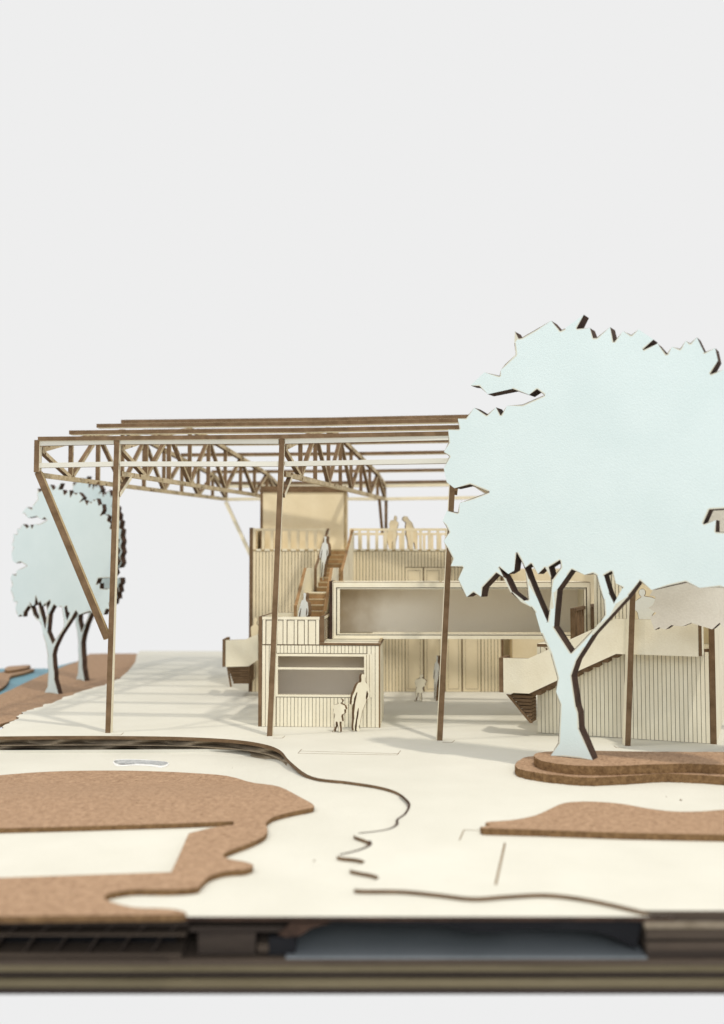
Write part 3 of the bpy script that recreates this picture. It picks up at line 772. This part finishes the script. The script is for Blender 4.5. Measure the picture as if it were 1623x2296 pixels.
# brown side railing at the terrace end
q0 = fr_.hit(1280, 1400, .9); q1y = fr_.side(1326, q0[0])
RZ = fr_.hit(1280, 1364, .9)[1]
box('railing_post', q0[0] - .01, q0[0] + .125, .85, .97, TZ + .084, RZ, 'y', 'edge', 'edge', RB)
box('top_rail', q0[0], q0[0] + .12, .975, q1y, RZ - .09, RZ, 'x', 'edge', 'edge', RB)
k = 0; yy = 1.25
while yy < q1y:
    box('baluster', q0[0] + .01, q0[0] + .11, yy, yy + .12, TZ + .084, RZ - .094, 'x', 'edge', 'edge', RB); yy += .42
# upper room behind the terrace
uy = 2.0
ux0, ux1 = rx(1331, 1350, uy), rx(1412, 1350, uy)
UZ = 5.6
uw = box('upper_wall', ux0, ux1, uy + .05, uy + .14, TZ + .084, UZ, 'y', 'score', 'card', RB)
n = 10; p_ = (ux1 - ux0) / n
for i in range(n):
    q = box('plank', ux0 + i * p_ + .01, ux0 + (i + 1) * p_ - .01, uy, uy + .048, TZ + .09, UZ, 'y', 'card', 'score', RB)
ux2 = rW - .17
box('upper_wall', ux1 + .003, ux2, uy + .02, uy + .14, TZ + .084, UZ, 'y', 'tan', 'edge', RB)
box('corner_post', ux1 + .03, ux1 + .11, uy - .06, uy + .018, TZ + .084, UZ - .01, 'x', 'edged', 'edged', RB)

# left stair on the far hall
z5c = z5
fl = Fr((gz(504, 1545).x, 38.2, 0), 0)
LS = empty('landing_stair', fl, 'small card stair with a cream parapet at the left end of the back hall', 'stair')
pp = [fl.hit(*z5(*p)) for p in [(5, 935), (165, 930), (268, 885), (268, 1095), (190, 1148), (5, 1153)]]
cutout('parapet', [pp], 'xz', 0, .11, 'card', 'edge', LS)
box('parapet_end', pp[0][0] - .12, pp[0][0] - .003, -.004, 1.3, pp[5][1], pp[0][1] + .03, 'x', 'edge', 'edge', LS)
sa = fl.hit(*z5(20, 1155)); sb = fl.hit(*z5(45, 1300)); xr_ = fl.hit(*z5(192, 1200))[0]
for i in range(7):
    z1_ = sa[1] + (sb[1] - sa[1]) * i / 7; z0_ = sa[1] + (sb[1] - sa[1]) * (i + 1) / 7
    box('step', sa[0] + .03 * i, xr_, .15 + .03 * i, 1.9, z0_ + .015, z1_, 'e', 'edge', 'edge', LS)
bar('stringer', (sa[0] - .02, .2, sa[1]), (sb[0] - .02, .3, sb[1] - .1), .07, .07, 'y', 'edge', 'edge', LS)

# ------------------------------------------------------------------ trees (flat cut boards)
z3 = lambda x, y: ((1700 + x * .7369) / 1.7844, (1200 + y * .7369) / 1.7844)
T1, T2 = gz(1234.6, 1694.5, .42), gz(1328.8, 1704.4, .42)
tyaw = math.degrees(math.atan2(T1.y - T2.y, T2.x - T1.x))
mid = (T1 + T2) / 2
ftree = Fr((mid.x, mid.y, .42), tyaw)
h3 = lambda p: ftree.hit(*z3(*p)); h4 = lambda p: ftree.hit(*z4(*p))
def loc2(q): return (q[0], q[1])
low_l = [(600, 1362), (645, 1285), (655, 1060), (632, 985), (640, 905), (600, 760), (545, 640), (510, 520), (485, 485), (425, 455), (365, 400), (320, 310), (280, 285), (200, 370), (190, 425), (145, 400), (105, 425), (75, 375), (55, 320), (80, 250)]
crown = [(140, 1445), (150, 1405), (122, 1350), (100, 1310), (130, 1260), (112, 1225), (95, 1200), (118, 1145), (178, 1155), (188, 1103), (347, 1043), (245, 1003), (160, 1022), (118, 990), (102, 915), (132, 850), (103, 825), (128, 775), (126, 705), (185, 700), (178, 645), (222, 640), (268, 585), (335, 625), (385, 583), (412, 625), (445, 575), (530, 568), (648, 517), (608, 487), (565, 515), (475, 485), (340, 512), (295, 470), (247, 465), (322, 393), (405, 412), (412, 380), (435, 350), (492, 297), (485, 235), (488, 172), (510, 208), (525, 205), (685, 113), (735, 167), (760, 155), (862, 80), (825, 155), (895, 152), (915, 205), (932, 205), (1005, 147), (1025, 228), (1075, 170), (1120, 190), (1160, 160), (1240, 215), (1185, 270), (1262, 238), (1312, 295), (1340, 255), (1385, 265), (1415, 222), (1440, 235), (1475, 203), (1515, 285), (1575, 262), (1590, 330), (1550, 402), (1623, 378),
         (1690, 395), (1675, 450), (1745, 480), (1730, 540), (1800, 560), (1770, 640), (1840, 660), (1815, 740), (1860, 800), (1825, 860), (1870, 930), (1820, 990), (1865, 1060), (1800, 1120), (1700, 1130), (1545, 1140), (1512, 1215), (1580, 1195), (1580, 1258), (1700, 1262), (1830, 1240), (1850, 1300), (1790, 1340), (1820, 1410), (1750, 1430), (1770, 1500), (1700, 1500), (1660, 1570), (1600, 1560), (1490, 1563), (1415, 1533), (1230, 1575), (1165, 1525)]
right_l = [(1060, 420), (950, 540), (850, 650), (755, 800), (725, 890), (735, 960), (752, 1075), (765, 1110), (768, 1200), (800, 1270), (848, 1388)]
holes = [[(295, 250), (350, 290), (385, 270), (400, 165), (430, 220), (450, 265), (468, 440), (440, 445), (375, 395), (340, 320)],
         [(452, 255), (485, 230), (525, 290), (568, 252), (600, 310), (605, 400), (592, 500), (580, 572), (515, 420), (475, 320)],
         [(592, 250), (655, 210), (660, 250), (610, 320)],
         [(725, 265), (800, 295), (850, 288), (872, 300), (890, 380), (912, 440), (918, 530), (890, 575), (720, 755), (620, 600), (640, 385), (700, 300)],
         [(915, 300), (960, 275), (985, 345), (1025, 372), (975, 460), (945, 400)]]
outer = [loc2(h4(p)) for p in low_l] + [loc2(h3(p)) for p in crown] + [loc2(h4(p)) for p in right_l]
hl = [[loc2(h4(p)) for p in h] for h in holes]
TT = .40
tree = cutout('tree', [outer] + hl, 'xz', 0, TT, 'mint', 'edged', rim=[(.014, 1), (.045, 2)])
tree.location = ftree.O; tree.rotation_euler = (0, 0, -ftree.yaw)
tag(tree, 'large flat pale mint card tree on the cork mound at right', 'tree cutout')
def tree_copy(pa, pb, s, label, z=ZB, yaw=None):
    a, b = gz(*pa, z), gz(*pb, z); m = (a + b) / 2
    o = tree.copy(); COL.objects.link(o); o.location = m
    o.rotation_euler = (0, 0, -R(yaw)); o.scale = (s, s * .7, s); o['label'] = label; return o
tree_copy((100.6, 1552.5), (130.6, 1556.8), .86, 'nearer of the two pale blue card trees on the cork bank', yaw=33)
tree_copy((164.8, 1523.5), (195.9, 1526.8), .93, 'farther pale card tree on the cork bank, mostly behind its neighbour', yaw=50)
# another tree at the right border, only its lower left crown in view
f2 = Fr(gz(1700, 1700, .42) + Vector((0, 1.2, 0)), 31)
zt5 = conv(2500, 2300, 396)
lobe = [(600, 60), (450, 265), (400, 340), (490, 350), (500, 400), (450, 500), (385, 540), (515, 630), (410, 690), (445, 800), (480, 905), (560, 858), (600, 880), (665, 893), (765, 822), (830, 838), (940, 845), (1085, 785), (1250, 840), (1430, 893), (1550, 785), (1640, 900)]
up_ = [f2.hit(1560, 1020), f2.hit(1500, 1100), f2.hit(1520, 1180), f2.hit(1470, 1240)]
lp = [f2.hit(*zt5(*p)) for p in lobe]
lp = [f2.hit(1700, 930), f2.hit(1640, 960), f2.hit(1600, 990)] + up_ + lp + [f2.hit(1660, 1440), f2.hit(1690, 1430), f2.hit(1697, 1560), f2.hit(1680, 1700), (f2.hit(1755, 1560)[0], 0), f2.hit(1730, 1560), f2.hit(1735, 1430), f2.hit(1800, 1420), f2.hit(1900, 1300), f2.hit(1900, 1050), f2.hit(1820, 960), f2.hit(1760, 940)]
lp = [(x, z) for x, z in lp]
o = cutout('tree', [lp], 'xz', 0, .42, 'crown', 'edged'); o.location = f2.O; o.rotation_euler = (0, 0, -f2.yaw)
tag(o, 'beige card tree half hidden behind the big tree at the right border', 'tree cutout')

# ------------------------------------------------------------------ people (flat cut figures)
zp1 = conv(1300, 2660, 220); zp2 = conv(1520, 2040, 200); zp4 = conv(1160, 2150, 180, 1252.)
def figure(loops, cv, base, z, yaw, t, face, label, edge='edge', depthY=None, cat='figure cutout'):
    b = gz(*base, z) if depthY is None else Vector(((base[0] - CX) * depthY / F, depthY, z))
    f_ = Fr(b, 0 if yaw == 0 else yaw)
    lps = [[(q[0], q[1] - z) for q in (f_.hit(*cv(*p)) for p in lp_)] for lp_ in loops]
    mn = min(q[1] for q in lps[0]); lps = [[(x, zz - mn) for x, zz in l] for l in lps]
    o = cutout('person', lps, 'xz', 0, t, face, edge, rim=[(.012, 1)]); o.location = f_.O; o.rotation_euler = (0, 0, -f_.yaw)
    tag(o, label, cat, 'cut card people'); return o
ad = [(1150, 285), (1195, 300), (1210, 350), (1195, 430), (1192, 490), (1215, 540), (1290, 600), (1318, 700), (1328, 830), (1320, 950), (1300, 1010), (1250, 1050), (1200, 1160), (1165, 1250), (1105, 1400), (1085, 1520), (1050, 1680), (1040, 1760), (1005, 1830), (1020, 1930), (1010, 1978), (950, 1978), (928, 1930), (930, 1850), (955, 1620), (983, 1450), (988, 1295), (945, 1450), (905, 1680), (885, 1810), (890, 1900), (880, 1960), (845, 1960), (838, 1900), (840, 1790), (858, 1620), (850, 1460), (866, 1330), (885, 1130), (925, 950), (950, 825), (915, 870), (860, 1000), (840, 1150), (810, 1200), (780, 1180), (790, 1080), (820, 900), (870, 790), (930, 620), (985, 550), (1060, 520), (1070, 470), (1065, 400), (1075, 320), (1100, 290)]
arm = [(1240, 790), (1270, 880), (1255, 980), (1215, 1035), (1215, 960), (1230, 850)]
adult = figure([ad, arm], zp1, (800, 1640), 0, -28, .13, 'card', 'tall card adult walking in front of the kiosk window')
chd = [(445, 1010), (490, 1022), (510, 1065), (495, 1105), (465, 1135), (520, 1165), (580, 1205), (605, 1260), (615, 1310), (575, 1325), (575, 1430), (500, 1480), (490, 1520), (510, 1670), (440, 1690), (440, 1780), (455, 1900), (450, 1985), (405, 1985), (400, 1900), (380, 1800), (360, 1690), (325, 1690), (325, 1800), (290, 1900), (275, 1980), (210, 1980), (215, 1955), (255, 1935), (270, 1850), (265, 1760), (255, 1690), (260, 1600), (290, 1470), (250, 1420), (245, 1320), (228, 1280), (260, 1190), (320, 1165), (400, 1140), (385, 1100), (385, 1050), (410, 1022)]
child = figure([chd], zp1, (757, 1642), 0, 28, .10, 'card', 'small card child standing in front of the kiosk beside the tall adult')
def clone(src, px, py, z, yaw, s, label, Y=None, mats=None):
    o = src.copy(); COL.objects.link(o)
    o.location = gz(px, py, z) if Y is None else Vector(((px - CX) * Y / F, Y, z))
    o.rotation_euler = (0, 0, -R(yaw)); o.scale = (s, s, s); o['label'] = label
    if mats:
        o.data = o.data.copy(); o.data.materials[0] = M[mats]
    return o
clone(child, 940, 1573, 0, 14, 1.0, 'card child standing alone on the plaza before the back doors')
clone(adult, 975, 1571, 0, 72, .98, 'card adult turned nearly edge on before the back doors', mats='trunkw')
clone(adult, 675, 1380, ZF + .004, 52, .97, 'white card figure at the foot of the outdoor stair', Y=33.0, mats='trunkw')
clone(adult, 722, 1300, 4.55, 54, .96, 'white card figure climbing the upper flight of the outdoor stair', Y=37.6, mats='trunkw')
gpl = [(480, 115), (540, 155), (550, 225), (520, 265), (600, 370), (580, 470), (530, 570), (560, 760), (520, 930), (480, 1230), (400, 1230), (400, 960), (380, 1230), (300, 1230), (240, 1000), (215, 700), (300, 520), (310, 460), (285, 410), (345, 275), (440, 270), (450, 180)]
figure([gpl], zp2, (878, 1233), DZ + .034, 10, .12, 'tan', 'tan card adult standing at the roof deck railing, left of the stooping one', depthY=P0.y + .9)
hpl = [(790, 190), (895, 205), (945, 300), (1050, 405), (1065, 460), (1110, 570), (1215, 700), (1225, 900), (1215, 1280), (1150, 1280), (1110, 1040), (1050, 1110), (1030, 1280), (960, 1280), (900, 1000), (850, 800), (830, 560), (845, 400), (740, 315), (745, 240)]
figure([hpl], zp2, (920, 1233), DZ + .034, -14, .12, 'tan', 'stooping tan card adult leaning at the roof deck railing', depthY=P0.y + .9)
ipl = [(205, 1268), (228, 1285), (232, 1310), (218, 1345), (240, 1385), (240, 1500), (228, 1660), (235, 1780), (185, 1780), (150, 1600), (140, 1480), (142, 1400), (175, 1355), (182, 1290)]
figure([ipl], zs5, (571, 1440), 1.55, 0, .11, 'tan', 'tan card figure standing at the left end of the back hall', depthY=38.6)
jb = [(int(282 + 58 * math.cos(a)), int(315 - 64 * math.sin(a))) for a in [math.radians(k) for k in range(-50, 231, 20)]]
jpl = jb + [(265, 385), (200, 430), (172, 455), (165, 600), (200, 640), (230, 800), (240, 1184), (450, 1184), (430, 720), (470, 660), (500, 620), (470, 540), (498, 420), (440, 388), (330, 372)]
figure([jpl], zt5, (1445, 1400), TZ + .09, 20, .11, 'trunkw', 'card figure with arms akimbo on the side building terrace', depthY=29.4)
clone(child, 1211, 1470, 1.62, 40, 1.0, 'small card figure on the ramp of the side building, half hidden', Y=29.6)
